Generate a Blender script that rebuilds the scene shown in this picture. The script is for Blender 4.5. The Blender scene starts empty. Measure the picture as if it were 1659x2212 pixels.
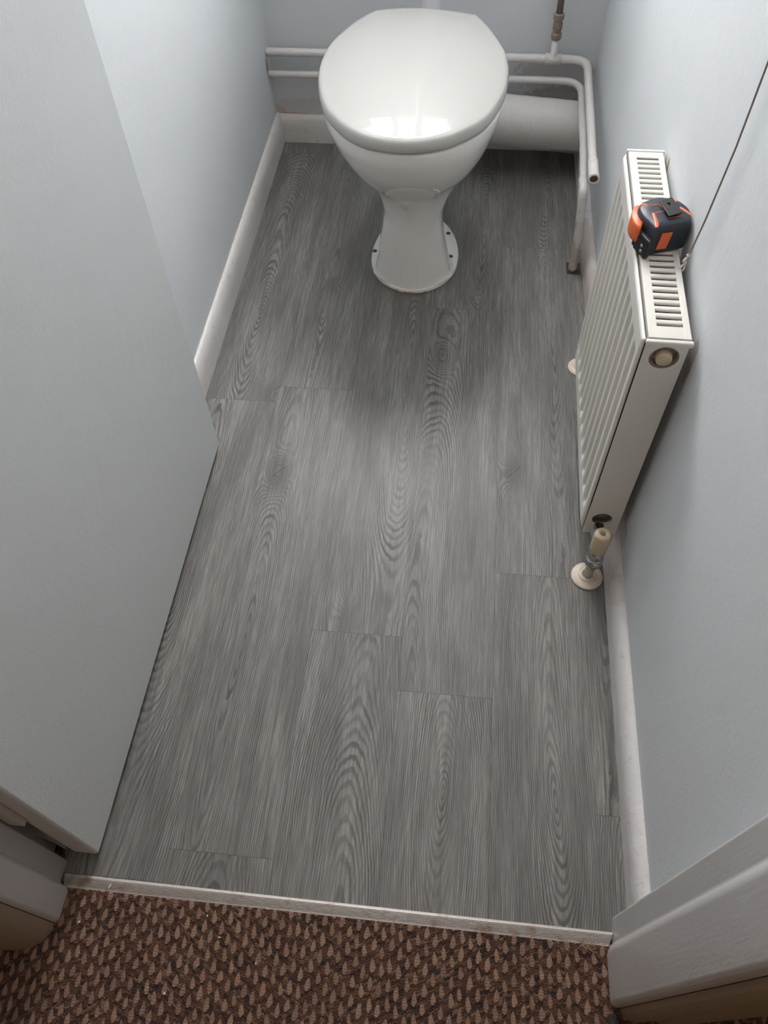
import bpy, bmesh, math, random
import numpy as np
from mathutils import Vector, Matrix
from mathutils.bvhtree import BVHTree
C = bpy.context.scene
LINK = C.collection.objects.link
random.seed(4); RNG = np.random.RandomState(7)
PI = math.pi

# ------------------------------------------------------------ camera
CAM = (0.5064546, -0.1632933, 1.1884831)
PITCH, YAW, ROLL, FPX = 0.96204086, -0.13039609, -0.0384199, 1685.80515
cp, sp, cy, sy, cr, sr = (math.cos(PITCH), math.sin(PITCH), math.cos(YAW), math.sin(YAW), math.cos(ROLL), math.sin(ROLL))
fwd = Vector((sy*cp, cy*cp, -sp)); rgt = Vector((cy, -sy, 0)); upv = rgt.cross(fwd)
r2 = cr*rgt + sr*upv; u2 = -sr*rgt + cr*upv
cd = bpy.data.cameras.new('camera'); cam = bpy.data.objects.new('camera', cd); LINK(cam)
cd.sensor_fit = 'VERTICAL'; cd.sensor_height = 24.0; cd.sensor_width = 18.0
cd.lens = FPX/2212*24.0; cd.clip_start = 0.01
M = Matrix((r2, u2, -fwd)).transposed().to_4x4(); M.translation = CAM
cam.matrix_world = M
C.camera = cam

# ------------------------------------------------------------ world, light, exposure
C.view_settings.view_transform = 'Standard'; C.view_settings.look = 'None'
C.view_settings.gamma = 1.0; C.view_settings.use_curve_mapping = False
C.view_settings.exposure = 1.95
w = bpy.data.worlds.new('overcast_sky'); C.world = w; w.use_nodes = True
bg = w.node_tree.nodes['Background']; bg.inputs[0].default_value = (1.0, 0.975, 0.965, 1); bg.inputs[1].default_value = 9.9
WIN = (0.06, 0.60, 1.16, 1.98)          # window opening in the back wall: x0 x1 z0 z1
pl = bpy.data.lights.new('window_daylight', 'AREA'); pl.shape = 'RECTANGLE'; pl.size = WIN[1]-WIN[0]; pl.size_y = WIN[3]-WIN[2]
pl.cycles.is_portal = True
plo = bpy.data.objects.new('window_daylight', pl); LINK(plo)
plo.location = ((WIN[0]+WIN[1])/2, 2.02, (WIN[2]+WIN[3])/2); plo.rotation_euler = (-PI/2, 0, 0)
# warm fill light added above the hall, no visible source
def area_light(name, loc, size, power, col):
    l = bpy.data.lights.new(name, 'AREA'); l.shape = 'DISK'; l.size = size; l.energy = power; l.color = col
    o = bpy.data.objects.new(name, l); LINK(o); o.location = loc; return o
area_light('hall_fill', (0.35, -0.75, 2.30), 0.5, 1.0, (1.0, 0.91, 0.85))

# ------------------------------------------------------------ mesh helpers
def obj(name, bm, m, parent=None, smooth=False, mods=None):
    me = bpy.data.meshes.new(name); bm.normal_update(); bm.to_mesh(me); bm.free()
    return objm(name, me, m, parent, smooth)
def objm(name, me, m, parent=None, smooth=False):
    for k in (m if isinstance(m, (list, tuple)) else [m]): me.materials.append(k)
    if smooth: me.polygons.foreach_set('use_smooth', [True]*len(me.polygons))
    o = bpy.data.objects.new(name, me); LINK(o)
    if parent:
        o.parent = parent
        mi = Matrix.Identity(4); p = parent
        while p is not None:
            mi = mi @ Matrix.Identity(4); p = p.parent
    return o
def bevel(o, wd, seg=2, ang=35):
    b = o.modifiers.new('bevel', 'BEVEL'); b.width = wd; b.segments = seg; b.limit_method = 'ANGLE'; b.angle_limit = math.radians(ang)
    o.data.polygons.foreach_set('use_smooth', [True]*len(o.data.polygons))
    n = o.modifiers.new('wn', 'WEIGHTED_NORMAL'); n.keep_sharp = False
    return o
def thing(name, label, cat, loc=(0,0,0), rotz=0, group=None):
    o = bpy.data.objects.new(name, None); LINK(o); o.location = loc; o.rotation_euler = (0,0,rotz)
    o.empty_display_size = .02
    o['label'] = label; o['category'] = cat
    if group: o['group'] = group
    return o
def tag(o, label, cat, group=None):
    o['label'] = label; o['category'] = cat
    if group: o['group'] = group
    return o
def struct(o, label=None, cat=None):
    o['kind'] = 'structure'
    if label: o['label'] = label
    if cat: o['category'] = cat
    return o
def box(bm, x0, x1, y0, y1, z0, z1, mi=0):
    vs = [bm.verts.new(p) for p in ((x0,y0,z0),(x1,y0,z0),(x1,y1,z0),(x0,y1,z0),(x0,y0,z1),(x1,y0,z1),(x1,y1,z1),(x0,y1,z1))]
    for f in ((3,2,1,0),(4,5,6,7),(0,1,5,4),(1,2,6,5),(2,3,7,6),(3,0,4,7)):
        bm.faces.new([vs[i] for i in f]).material_index = mi
    return vs
def prism(bm, pts, z0, z1, mi=0, axis='z'):
    def P(a, b, c):
        return {'z': (a, b, c), 'x': (c, a, b), 'y': (a, c, b)}[axis]
    lo = [bm.verts.new(P(a, b, z0)) for a, b in pts]; hi = [bm.verts.new(P(a, b, z1)) for a, b in pts]
    n = len(pts); fs = [bm.faces.new(lo[::-1]), bm.faces.new(hi)]
    for i in range(n): fs.append(bm.faces.new((lo[i], lo[(i+1)%n], hi[(i+1)%n], hi[i])))
    for f in fs: f.material_index = mi
    bmesh.ops.recalc_face_normals(bm, faces=fs)
def lathe(bm, prof, seg=32, origin=(0,0,0), axis=(0,0,1), mi=0, cap=True):
    ax = Vector(axis).normalized(); q = Vector((0,0,1)).rotation_difference(ax); o = Vector(origin)
    rings = []
    for r, h in prof:
        rings.append([bm.verts.new(o + q @ Vector((r*math.cos(2*PI*i/seg), r*math.sin(2*PI*i/seg), h))) for i in range(seg)])
    fs = []
    for a, b in zip(rings, rings[1:]):
        for i in range(seg): fs.append(bm.faces.new((a[i], a[(i+1)%seg], b[(i+1)%seg], b[i])))
    if cap:
        fs.append(bm.faces.new(rings[0][::-1])); fs.append(bm.faces.new(rings[-1]))
    for f in fs: f.material_index = mi
    bmesh.ops.recalc_face_normals(bm, faces=fs)
def tube(bm, pts, rad, seg=16, mi=0, cap=True):
    pts = [Vector(p) for p in pts]; n = len(pts)
    rr = rad if isinstance(rad, (list, tuple)) else [rad]*n
    t0 = (pts[1]-pts[0]).normalized(); a = t0.orthogonal().normalized(); rings = []
    for i, p in enumerate(pts):
        t = (pts[min(i+1,n-1)]-pts[max(i-1,0)]).normalized()
        a = (a - t*a.dot(t)).normalized(); b = t.cross(a)
        rings.append([bm.verts.new(p + rr[i]*(math.cos(2*PI*k/seg)*a + math.sin(2*PI*k/seg)*b)) for k in range(seg)])
    fs = []
    for A, B in zip(rings, rings[1:]):
        for k in range(seg): fs.append(bm.faces.new((A[k], A[(k+1)%seg], B[(k+1)%seg], B[k])))
    if cap: fs.append(bm.faces.new(rings[0][::-1])); fs.append(bm.faces.new(rings[-1]))
    for f in fs: f.material_index = mi
    bmesh.ops.recalc_face_normals(bm, faces=fs)
def bend(pts, r, n=8):
    """polyline with rounded corners"""
    P = [Vector(p) for p in pts]; out = [P[0]]
    for i in range(1, len(P)-1):
        a, b = (P[i-1]-P[i]).normalized(), (P[i+1]-P[i]).normalized()
        rr = min(r, .45*(P[i-1]-P[i]).length, .45*(P[i+1]-P[i]).length)
        s, e = P[i]+a*rr, P[i]+b*rr
        for k in range(n+1):
            t = k/n; out.append((1-t)**2*s + 2*t*(1-t)*P[i] + t*t*e)
    out.append(P[-1]); return out
def densify(pts, step):
    out = [Vector(pts[0])]
    for a, b in zip(pts, pts[1:]):
        a, b = Vector(a), Vector(b); k = max(1, int((b-a).length/step))
        for i in range(1, k+1): out.append(a.lerp(b, i/k))
    return out
def resample_closed(pts, n):
    """Catmull-Rom through closed control points, n samples"""
    m = len(pts); out = []
    for k in range(n):
        t = k/n*m; i = int(t); f = t-i
        p0, p1, p2, p3 = (Vector(pts[(i+j)%m]) for j in (-1, 0, 1, 2))
        out.append(.5*((2*p1) + (p2-p0)*f + (2*p0-5*p1+4*p2-p3)*f*f + (3*p1-p0-3*p2+p3)*f**3))
    return out

# ------------------------------------------------------------ materials
def hexc(r, g, b):
    f = lambda c: (c/255/12.92) if c/255 <= .04045 else ((c/255+.055)/1.055)**2.4
    return (f(r), f(g), f(b), 1)
class NT:
    def __init__(s, name):
        s.m = bpy.data.materials.new(name); s.m.use_nodes = True; s.t = s.m.node_tree; s.b = s.t.nodes['Principled BSDF']
        s.tc = None
    def n(s, typ, **kw):
        nd = s.t.nodes.new(typ)
        for k, v in kw.items(): setattr(nd, k, v)
        return nd
    def l(s, a, b): s.t.links.new(a, b)
    def inp(s, sock, v):
        if hasattr(v, 'is_output') or isinstance(v, bpy.types.NodeSocket): s.l(v, sock)
        else: sock.default_value = v
    def math(s, op, a, b=0.0, c=None, clamp=False):
        nd = s.n('ShaderNodeMath', operation=op); nd.use_clamp = clamp
        s.inp(nd.inputs[0], a); s.inp(nd.inputs[1], b)
        if c is not None: s.inp(nd.inputs[2], c)
        return nd.outputs[0]
    def pos(s):
        return s.n('ShaderNodeNewGeometry').outputs['Position']
    def obc(s):
        return s.n('ShaderNodeTexCoord').outputs['Object']
    def xyz(s, v):
        nd = s.n('ShaderNodeSeparateXYZ'); s.l(v, nd.inputs[0]); return nd.outputs
    def vec(s, x, y, z):
        nd = s.n('ShaderNodeCombineXYZ'); s.inp(nd.inputs[0], x); s.inp(nd.inputs[1], y); s.inp(nd.inputs[2], z); return nd.outputs[0]
    def noise(s, v, scale=1.0, detail=2.0, rough=.5, dist=0.0):
        nd = s.n('ShaderNodeTexNoise'); s.l(v, nd.inputs['Vector']); nd.inputs['Scale'].default_value = scale
        nd.inputs['Detail'].default_value = detail; nd.inputs['Roughness'].default_value = rough; nd.inputs['Distortion'].default_value = dist
        return nd.outputs['Fac']
    def ss(s, v, lo, hi, a=0.0, b=1.0):
        nd = s.n('ShaderNodeMapRange', interpolation_type='SMOOTHSTEP')
        s.inp(nd.inputs['Value'], v); s.inp(nd.inputs['From Min'], lo); s.inp(nd.inputs['From Max'], hi)
        s.inp(nd.inputs['To Min'], a); s.inp(nd.inputs['To Max'], b); return nd.outputs['Result']
    def mix(s, f, a, b):
        nd = s.n('ShaderNodeMix', data_type='RGBA'); s.inp(nd.inputs[0], f); s.inp(nd.inputs[6], a); s.inp(nd.inputs[7], b); return nd.outputs[2]
    def col(s, v): s.inp(s.b.inputs['Base Color'], v)
    def rough(s, v): s.inp(s.b.inputs['Roughness'], v)
    def bump(s, h, strength=.3, dist=.001):
        nd = s.n('ShaderNodeBump'); s.l(h, nd.inputs['Height']); nd.inputs['Strength'].default_value = strength; nd.inputs['Distance'].default_value = dist
        s.l(nd.outputs[0], s.b.inputs['Normal'])
def box_mask(t, P, cx, cy_, cz, rx, ry, rz, nz=.5, nsc=60):
    """noisy-edged blob mask round a point of the object: for stains and painted shade with their own shape"""
    x, y, z = P
    e = t.math('ADD', t.math('ADD', t.math('POWER', t.math('DIVIDE', t.math('ABSOLUTE', t.math('SUBTRACT', x, cx)), rx), 2.0),
        t.math('POWER', t.math('DIVIDE', t.math('ABSOLUTE', t.math('SUBTRACT', y, cy_)), ry), 2.0)),
        t.math('POWER', t.math('DIVIDE', t.math('ABSOLUTE', t.math('SUBTRACT', z, cz)), rz), 2.0))
    nz_ = t.noise(t.pos(), nsc, 4, .6)
    e = t.math('ADD', e, t.math('MULTIPLY', t.math('SUBTRACT', nz_, .5), nz*4))
    return t.ss(e, .5, 1.1, 1.0, 0.0)
def paint(name, c, rough=.45, bscale=260, bstr=.25, stains_shade=(), patch=.03, spec=.5, worn=0.0, worncol=None, streak=False):
    t = NT(name); P = t.pos(); X = t.xyz(P)
    lum = t.noise(P, 3.5, 3, .5)
    base = t.mix(t.math('MULTIPLY', lum, 1.0), tuple([v*(1-patch*2) for v in c[:3]]+[1]), tuple([min(1, v*(1+patch*2)) for v in c[:3]]+[1]))
    for (cx, cy_, cz, rx, ry, rz, sc, amt) in stains_shade:
        m = box_mask(t, X, cx, cy_, cz, rx, ry, rz)
        base = t.mix(t.math('MULTIPLY', m, amt), base, sc)
    if worn:
        wn = t.ss(t.noise(P, 70, 5, .65), .58, .70, 0, worn)
        base = t.mix(wn, base, worncol)
    t.col(base); t.rough(t.math('ADD', t.math('MULTIPLY', t.noise(P, 14, 2), .14), rough-.07))
    t.b.inputs['Specular IOR Level'].default_value = spec
    h = t.math('ADD', t.noise(P, bscale, 3, .55), t.math('MULTIPLY', t.noise(P, 38, 3, .6), 1.6))
    if streak:
        sv = t.vec(t.math('MULTIPLY', X[0], 20.0), t.math('MULTIPLY', X[1], 20.0), t.math('MULTIPLY', X[2], 1.5))
        h = t.math('ADD', h, t.math('MULTIPLY', t.noise(sv, 8, 2), 1.2))
    t.bump(h, bstr, .0012)
    return t.m
WALLC = (0.690, 0.720, 0.740, 1)
M_wall = paint('wall_paint', WALLC, .72, 220, .22, patch=.02, spec=.2)
M_wallback = paint('wall_paint_back', WALLC, .72, 150, .35, patch=.04, spec=.2, stains_shade=[
    (-.010, 1.9, .080, .020, .02, .020, (0.58, .36, .22, 1), .5), (.03, 1.9, .0715, .05, .02, .006, (0.50, .20, .07, 1), .7),
    (.10, 1.9, .09, .14, .02, .03, (0.55, .48, .42, 1), .35), (.72, 1.9, .19, .12, .03, .05, (0.42, .36, .36, 1), .55),
    (.74, 1.9, .14, .10, .03, .03, (0.30, .22, .21, 1), .45)])
M_wallleft = paint('wall_paint_left', WALLC, .72, 220, .22, patch=.02, spec=.2, stains_shade=[
    (-.015, 1.86, .215, .02, .012, .022, (0.22, .23, .22, 1), .8), (-.015, 1.87, .15, .02, .02, .03, (0.70, .70, .72, 1), .6)])
M_wallright = paint('wall_paint_right', WALLC, .72, 220, .22, patch=.02, spec=.2, stains_shade=[
    (.812, .985, .50, .03, .007, .022, (0.50, .28, .12, 1), .8), (.812, .606, .462, .03, .012, .042, (0.40, .27, .18, 1), .55),  # upper near-end patch: shade between radiator and wall, painted into the colour
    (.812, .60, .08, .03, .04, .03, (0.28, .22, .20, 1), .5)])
M_gloss = paint('white_gloss_paint', (0.56, 0.54, 0.535, 1), .36, 240, .14, patch=.05, streak=True)
M_skirt = paint('skirting_paint', (0.70, 0.67, 0.65, 1), .38, 120, .6, patch=.05, worn=.6, worncol=(0.45, .38, .34, 1))
M_skirtR = paint('skirting_paint_worn', (0.68, 0.66, 0.65, 1), .38, 120, .6, patch=.05, worn=.4, worncol=(0.42, .35, .31, 1), stains_shade=[
    (.80, .50, .05, .03, .035, .03, (0.40, .33, .29, 1), .4), (.80, 1.35, .03, .03, .22, .05, (0.50, .42, .38, 1), .6)])
M_door = paint('door_paint', (0.63, 0.655, 0.655, 1), .45, 240, .18, patch=.02, spec=.35)
M_ceil = paint('ceiling_paint', (0.8, 0.8, 0.8, 1), .7)
M_hallwall = paint('hall_wall_paint', (0.50, 0.36, 0.22, 1), .6)
M_archi = paint('architrave_paint_hall', (0.34, 0.27, 0.20, 1), .35, 90, .3, patch=.08)
M_pipe = paint('painted_pipe', (0.67, 0.65, 0.63, 1), .36, 120, .8, patch=.04, worn=.25, worncol=(0.60, .50, .42, 1))
M_pipelow = paint('painted_pipe_rusty', (0.66, 0.63, 0.60, 1), .4, 120, .9, patch=.05, worn=.75, worncol=(0.48, .36, .25, 1), stains_shade=[
    (.771, 1.40, .04, .03, .03, .05, (0.36, .29, .23, 1), .6)])
M_soil = paint('painted_soil_pipe', (0.64, 0.62, 0.60, 1), .4, 90, 1.0, patch=.05, worn=.12, worncol=(0.42, .33, .28, 1), stains_shade=[
    (.76, 1.76, .065, .07, .05, .018, (0.34, .20, .15, 1), .8)])
def plain(name, c, rough=.5, metal=0.0, coat=0.0, nz=0.0, nsc=40, c2=None, bstr=0.0, bsc=400, spec=.5):
    t = NT(name)
    if nz: t.col(t.mix(t.ss(t.noise(t.obc(), nsc, 4, .6), .5-.25/max(nz,.3), .5+.25/max(nz,.3), 0, nz), c, c2 or tuple([v*.6 for v in c[:3]]+[1])))
    else: t.col(c)
    t.rough(rough); t.b.inputs['Metallic'].default_value = metal; t.b.inputs['Coat Weight'].default_value = coat; t.b.inputs['Coat Roughness'].default_value = .03
    t.b.inputs['Specular IOR Level'].default_value = spec
    if bstr: t.bump(t.noise(t.obc(), bsc, 3), bstr, .0008)
    return t.m
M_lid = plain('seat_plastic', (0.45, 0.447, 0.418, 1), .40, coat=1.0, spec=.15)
def ceramic():
    t = NT('vitreous_china'); P = t.pos(); X = t.xyz(P)
    base = (0.82, 0.81, 0.78, 1)
    rim = t.ss(t.math('ADD', X[2], t.math('MULTIPLY', t.math('SUBTRACT', t.noise(P, 90, 4, .6), .5), .016)), .001, .007, 1, 0)
    front = t.ss(X[1], 1.285, 1.31, 1, 0)
    base = t.mix(t.math('MULTIPLY', t.math('MULTIPLY', rim, front), .85), base, (0.42, .22, .10, 1))
    st = box_mask(t, X, .385, 1.29, .225, .012, .05, .014, .2, 90)
    base = t.mix(t.math('MULTIPLY', st, .3), base, (0.5, .36, .24, 1))
    sv = t.vec(t.math('MULTIPLY', X[0], 1.0), 0.0, t.math('MULTIPLY', X[2], .12))
    drip = t.math('MULTIPLY', t.ss(t.noise(sv, 130, 2), .55, .75), t.ss(X[2], .02, .20, .22, 0))
    base = t.mix(t.math('MULTIPLY', drip, t.ss(t.math('ABSOLUTE', t.math('SUBTRACT', X[0], .39)), .0, .06, 1, 0)), base, (0.5, .40, .30, 1))
    t.col(base); t.rough(.16); t.b.inputs['Coat Weight'].default_value = .4; t.b.inputs['Coat Roughness'].default_value = .05
    return t.m
M_china = ceramic()
M_rad = plain('radiator_enamel', (0.76, 0.745, 0.70, 1), .30, nz=.10, nsc=30, c2=(0.55, .42, .30, 1))
M_grille = plain('radiator_grille_enamel', (0.76, 0.745, 0.69, 1), .32, nz=.12, nsc=45, c2=(0.55, .40, .28, 1))
M_dark = plain('dusty_dark_metal', (0.10, 0.075, 0.06, 1), .8, nz=.6, nsc=120, c2=(0.25, .2, .17, 1))
M_cream = plain('cream_plastic', (0.64, 0.52, 0.36, 1), .4, nz=.15, nsc=60, c2=(.42, .30, .18, 1))
M_chrome = plain('dull_chrome', (0.62, 0.63, 0.62, 1), .22, metal=1.0, nz=.5, nsc=150, c2=(.22, .22, .21, 1))
M_brass = plain('dirty_brass', (0.25, 0.20, 0.16, 1), .5, metal=.4, nz=.6, nsc=200, c2=(.45, .38, .32, 1), bstr=.6)
M_greypipe = plain('bare_grey_pipe', (0.16, 0.15, 0.145, 1), .5, nz=.6, nsc=90, c2=(.26, .22, .19, 1), bstr=.4)
M_esc = plain('dirty_white_plastic', (0.72, 0.66, 0.58, 1), .4, nz=.55, nsc=130, c2=(.52, .34, .22, 1), bstr=.2)
M_case = plain('black_rubber', (0.026, 0.032, 0.048, 1), .42, bstr=.15)
M_case2 = plain('black_plastic', (0.014, 0.016, 0.020, 1), .35)
M_orange = plain('orange_plastic', (0.78, 0.15, 0.045, 1), .42)
M_rivet = plain('tape_steel', (0.5, 0.52, 0.5, 1), .3, metal=.8)
M_cord = plain('grubby_cord', (0.25, 0.20, 0.165, 1), .8, bstr=.8, bsc=900)
M_cordend = plain('cream_cord_end', (0.62, 0.58, 0.52, 1), .6)
M_hole = plain('dark_gap', (0.03, 0.026, 0.024, 1), .9)
M_screw = plain('rusty_screw', (0.14, 0.085, 0.045, 1), .6, nz=.5, nsc=300, c2=(.05, .04, .03, 1))
M_flush = plain('flush_pipe_plastic', (0.74, 0.73, 0.76, 1), .3)
M_sticker = plain('peeling_film', (0.77, 0.76, 0.735, 1), .35)
M_flake = plain('paint_flake_white', (0.75, .72, .66, 1), .6)
M_frame = plain('window_frame_upvc', (0.8, 0.8, 0.8, 1), .3)

# vinyl plank floor --------------------------------------------------
def vinyl():
    t = NT('grey_oak_vinyl')
    a = t.n('ShaderNodeAttribute'); a.attribute_name = 'puv'; A = t.xyz(a.outputs['Vector'])   # u, v, seed
    b = t.n('ShaderNodeAttribute'); b.attribute_name = 'ppar'; B = t.xyz(b.outputs['Vector'])  # u0, slope, vc
    u, v, sd = A; u0, slope, vc = B
    lowv = t.vec(t.math('MULTIPLY', u, 3.0), t.math('MULTIPLY', v, 1.7), sd)
    n1 = t.math('SUBTRACT', t.noise(lowv, 1.0, 1.5, .45), .5)
    n2 = t.math('SUBTRACT', t.noise(t.vec(t.math('MULTIPLY', v, 2.6), sd, 3.3), 1.0, 1.0), .5)
    n3 = t.math('SUBTRACT', t.noise(t.vec(t.math('MULTIPLY', u, 30.0), t.math('MULTIPLY', v, 6.0), sd), 1.0, 2.0, .5), .5)
    n4 = t.math('SUBTRACT', t.noise(t.vec(t.math('MULTIPLY', u, 130.0), t.math('MULTIPLY', v, 75.0), sd), 1.0, 2.0, .6), .5)
    uu = t.math('ADD', t.math('SUBTRACT', u, u0), t.math('MULTIPLY', n2, .05))
    d = t.math('ADD', t.math('MULTIPLY', t.math('SUBTRACT', v, vc), slope), t.math('MULTIPLY', n1, .085))
    r = t.math('SQRT', t.math('ADD', t.math('MULTIPLY', uu, uu), t.math('MULTIPLY', d, d)))
    r = t.math('ADD', r, t.math('MULTIPLY', n3, .0060)); r = t.math('ADD', r, t.math('MULTIPLY', n4, .0016))
    # knots: the rings swell round them
    k = t.n('ShaderNodeAttribute'); k.attribute_name = 'pknot'; K = t.xyz(k.outputs['Vector'])   # ku, kv, strength
    du = t.math('SUBTRACT', u, K[0]); dv = t.math('SUBTRACT', v, K[1])
    e2 = t.math('ADD', t.math('POWER', t.math('ABSOLUTE', t.math('DIVIDE', du, .022)), 2.0), t.math('POWER', t.math('ABSOLUTE', t.math('DIVIDE', dv, .050)), 2.0))
    kn = t.math('MULTIPLY', t.math('EXPONENT', t.math('MULTIPLY', e2, -1.0)), K[2])
    r = t.math('ADD', r, t.math('MULTIPLY', kn, .030))
    ph = t.math('DIVIDE', r, .0031)
    fr = t.math('FRACT', ph)
    up_ = t.ss(fr, .34, .66); dn = t.ss(fr, .86, .98, 1, 0)
    line = t.math('MULTIPLY', up_, dn)
    # ring strength varies from ring to ring and along the plank
    fl = t.math('FLOOR', ph)
    rv = t.n('ShaderNodeTexWhiteNoise', noise_dimensions='2D'); t.l(t.vec(fl, sd, 0.0), rv.inputs['Vector'])
    amp = t.math('ADD', t.math('MULTIPLY', rv.outputs['Value'], .55), .45)
    amp = t.math('MULTIPLY', amp, t.ss(t.noise(t.vec(t.math('MULTIPLY', u, 28.0), t.math('MULTIPLY', v, 5.0), sd), 1.0, 3.0), .30, .68, .35, 1.15))
    line = t.math('MULTIPLY', line, amp)
    # fine fibres and pores
    fib = t.noise(t.vec(t.math('MULTIPLY', u, 760.0), t.math('MULTIPLY', v, 26.0), sd), 1.0, 3.0, .65)
    fib2 = t.noise(t.vec(t.math('MULTIPLY', u, 260.0), t.math('MULTIPLY', v, 9.0), sd), 1.0, 2.0, .6)
    fine = t.ss(fib, .34, .64); mid = t.ss(fib2, .34, .66)
    tone = t.noise(t.vec(t.math('MULTIPLY', u, 22.0), t.math('MULTIPLY', v, 2.6), sd), 1.0, 3.0, .55)
    light = (0.330, 0.318, 0.296, 1); midc = (0.215, 0.208, 0.193, 1); dark = (0.060, 0.058, 0.054, 1)
    base = t.mix(t.ss(tone, .32, .68), midc, light)
    base = t.mix(t.math('MULTIPLY', t.math('SUBTRACT', 1.0, mid), .42), base, (0.085, .083, .078, 1))
    base = t.mix(t.math('MULTIPLY', t.math('SUBTRACT', 1.0, fine), .42), base, (0.050, .049, .046, 1))
    base = t.mix(t.math('MULTIPLY', line, .80), base, dark)
    kd = t.ss(kn, .12, .9, 0, .55)
    base = t.mix(kd, base, (0.075, .072, .066, 1))
    # crack in the knot
    cr_ = t.math('ABSOLUTE', t.math('SUBTRACT', t.math('SUBTRACT', dv, t.math('MULTIPLY', du, 1.1)), t.math('MULTIPLY', n4, .004)))
    ck = t.math('MULTIPLY', t.ss(cr_, .0006, .0016, 1, 0), t.ss(t.math('ABSOLUTE', t.math('ADD', du, -.002)), .008, .016, 1, 0))
    ck = t.math('MULTIPLY', ck, t.ss(K[2], .85, .9))
    base = t.mix(t.math('MULTIPLY', ck, .85), base, (0.03, .028, .026, 1))
    t.col(base)
    t.rough(t.math('ADD', .43, t.math('MULTIPLY', fine, .08))); t.b.inputs['Specular IOR Level'].default_value = .38
    h = t.math('SUBTRACT', t.math('MULTIPLY', fine, .5), t.math('MULTIPLY', line, .6))
    t.bump(h, .25, .0004)
    return t.m
M_vinyl = vinyl()
M_sub = plain('floor_joint_dark', (0.045, 0.043, 0.04, 1), .8)

# ============================================================ SETTING
W, D = 0.7935, 1.885
XL, XR, YB, YF = -0.015, 0.812, 1.900, 0.019
PW, PL = .152, .914
me = bpy.data.meshes.new('floor'); V, F, PUV, PPAR, PK, MI = [], [], [], [], [], []
NOT = (0.757, 0.790, 1.368, 1.412)       # notch cut round the pipe
def quad(x0, x1, y0, y1, z, puv=None, par=(0,0,0), kn=(9,9,0), mi=0):
    i = len(V); V.extend([(x0,y0,z),(x1,y0,z),(x1,y1,z),(x0,y1,z)]); F.append((i,i+1,i+2,i+3)); MI.append(mi)
    for x, y in ((x0,y0),(x1,y0),(x1,y1),(x0,y1)):
        PUV.append((x-puv[0], y-puv[1], puv[2]) if puv else (0,0,0)); PPAR.append(par); PK.append(kn)
ends = [.9155-PL*2, .0464-PL, .4075-PL, .3134-PL, .5454-PL, .15-PL]
# per column, per plank: ring centre u0, slope, v of the apex, knot (u, v, strength)
DAT = {(0,0): (.02,.10,.2,9,9,0), (0,1): (-.03,.12,.55,9,9,0), (0,2): (.00,-.14,.25,.055,.02,.8), (0,3): (.03,.1,.3,9,9,0),
       (1,0): (.0,.1,.3,9,9,0), (1,1): (-.035,.07,.35,-.040,.688,1.0), (1,2): (-.02,.08,.30,-.010,.330,.75), (1,3): (.01,.1,.2,9,9,0),
       (2,0): (.02,.12,.3,9,9,0), (2,1): (.040,.10,.62,-.025,.015,.7), (2,2): (.05,-.14,.2,9,9,0),
       (3,0): (.01,-.15,.7,9,9,0), (3,1): (-.052,-.17,1.05,-.085,.76,.0), (3,2): (.03,.14,.3,9,9,0),
       (4,0): (.02,.09,.62,9,9,0), (4,1): (.035,.08,.55,-.045,.226,1.0), (4,2): (.035,-.13,.3,.02,.2,.5),
       (5,0): (-.03,.05,.4,9,9,0), (5,1): (-.04,.04,.4,9,9,0), (5,2): (-.03,.05,.4,9,9,0)}
DAT[(3,1)] = (-.050,.085,-.04,-.045,.76,.7)
g = .00022
for c in range(6):
    x0 = -.012 if c == 0 else c*PW-.002; x1 = (c+1)*PW-.002 if c < 5 else .802
    for k in range(4):
        y0 = ends[c]+k*PL; y1 = y0+PL; yy0, yy1 = max(y0, -.01), min(y1, 1.893)
        if yy1 <= yy0: continue
        dd = DAT.get((c,k), (.0,.1,.4,9,9,0)) if c else DAT.get((0,k+0), (.0,.1,.4,9,9,0))
        pu = (c*PW+PW/2-.002, y0, 3.7*c+11.3*k+.5)
        aa = (x0+g, x1-g, yy0+g, yy1-g)
        if c == 5 and yy0 < NOT[2] < yy1:
            for q in ((aa[0],aa[1],aa[2],NOT[2]), (NOT[1],aa[1],NOT[2],NOT[3]), (aa[0],aa[1],NOT[3],aa[3])):
                quad(*q, 0.0, pu, dd[:3], dd[3:])
        else: quad(*aa, 0.0, pu, dd[:3], dd[3:])
quad(-.03, .82, -.02, 1.905, -.0012, mi=1)
me.from_pydata(V, [], F); me.materials.append(M_vinyl); me.materials.append(M_sub)
for i, p in enumerate(me.polygons): p.material_index = MI[i]
for nm, dat in (('puv', PUV), ('ppar', PPAR), ('pknot', PK)):
    at = me.attributes.new(nm, 'FLOAT_VECTOR', 'CORNER'); at.data.foreach_set('vector', np.array(dat, 'f').ravel())
fl = bpy.data.objects.new('floor', me); LINK(fl); struct(fl)

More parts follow.
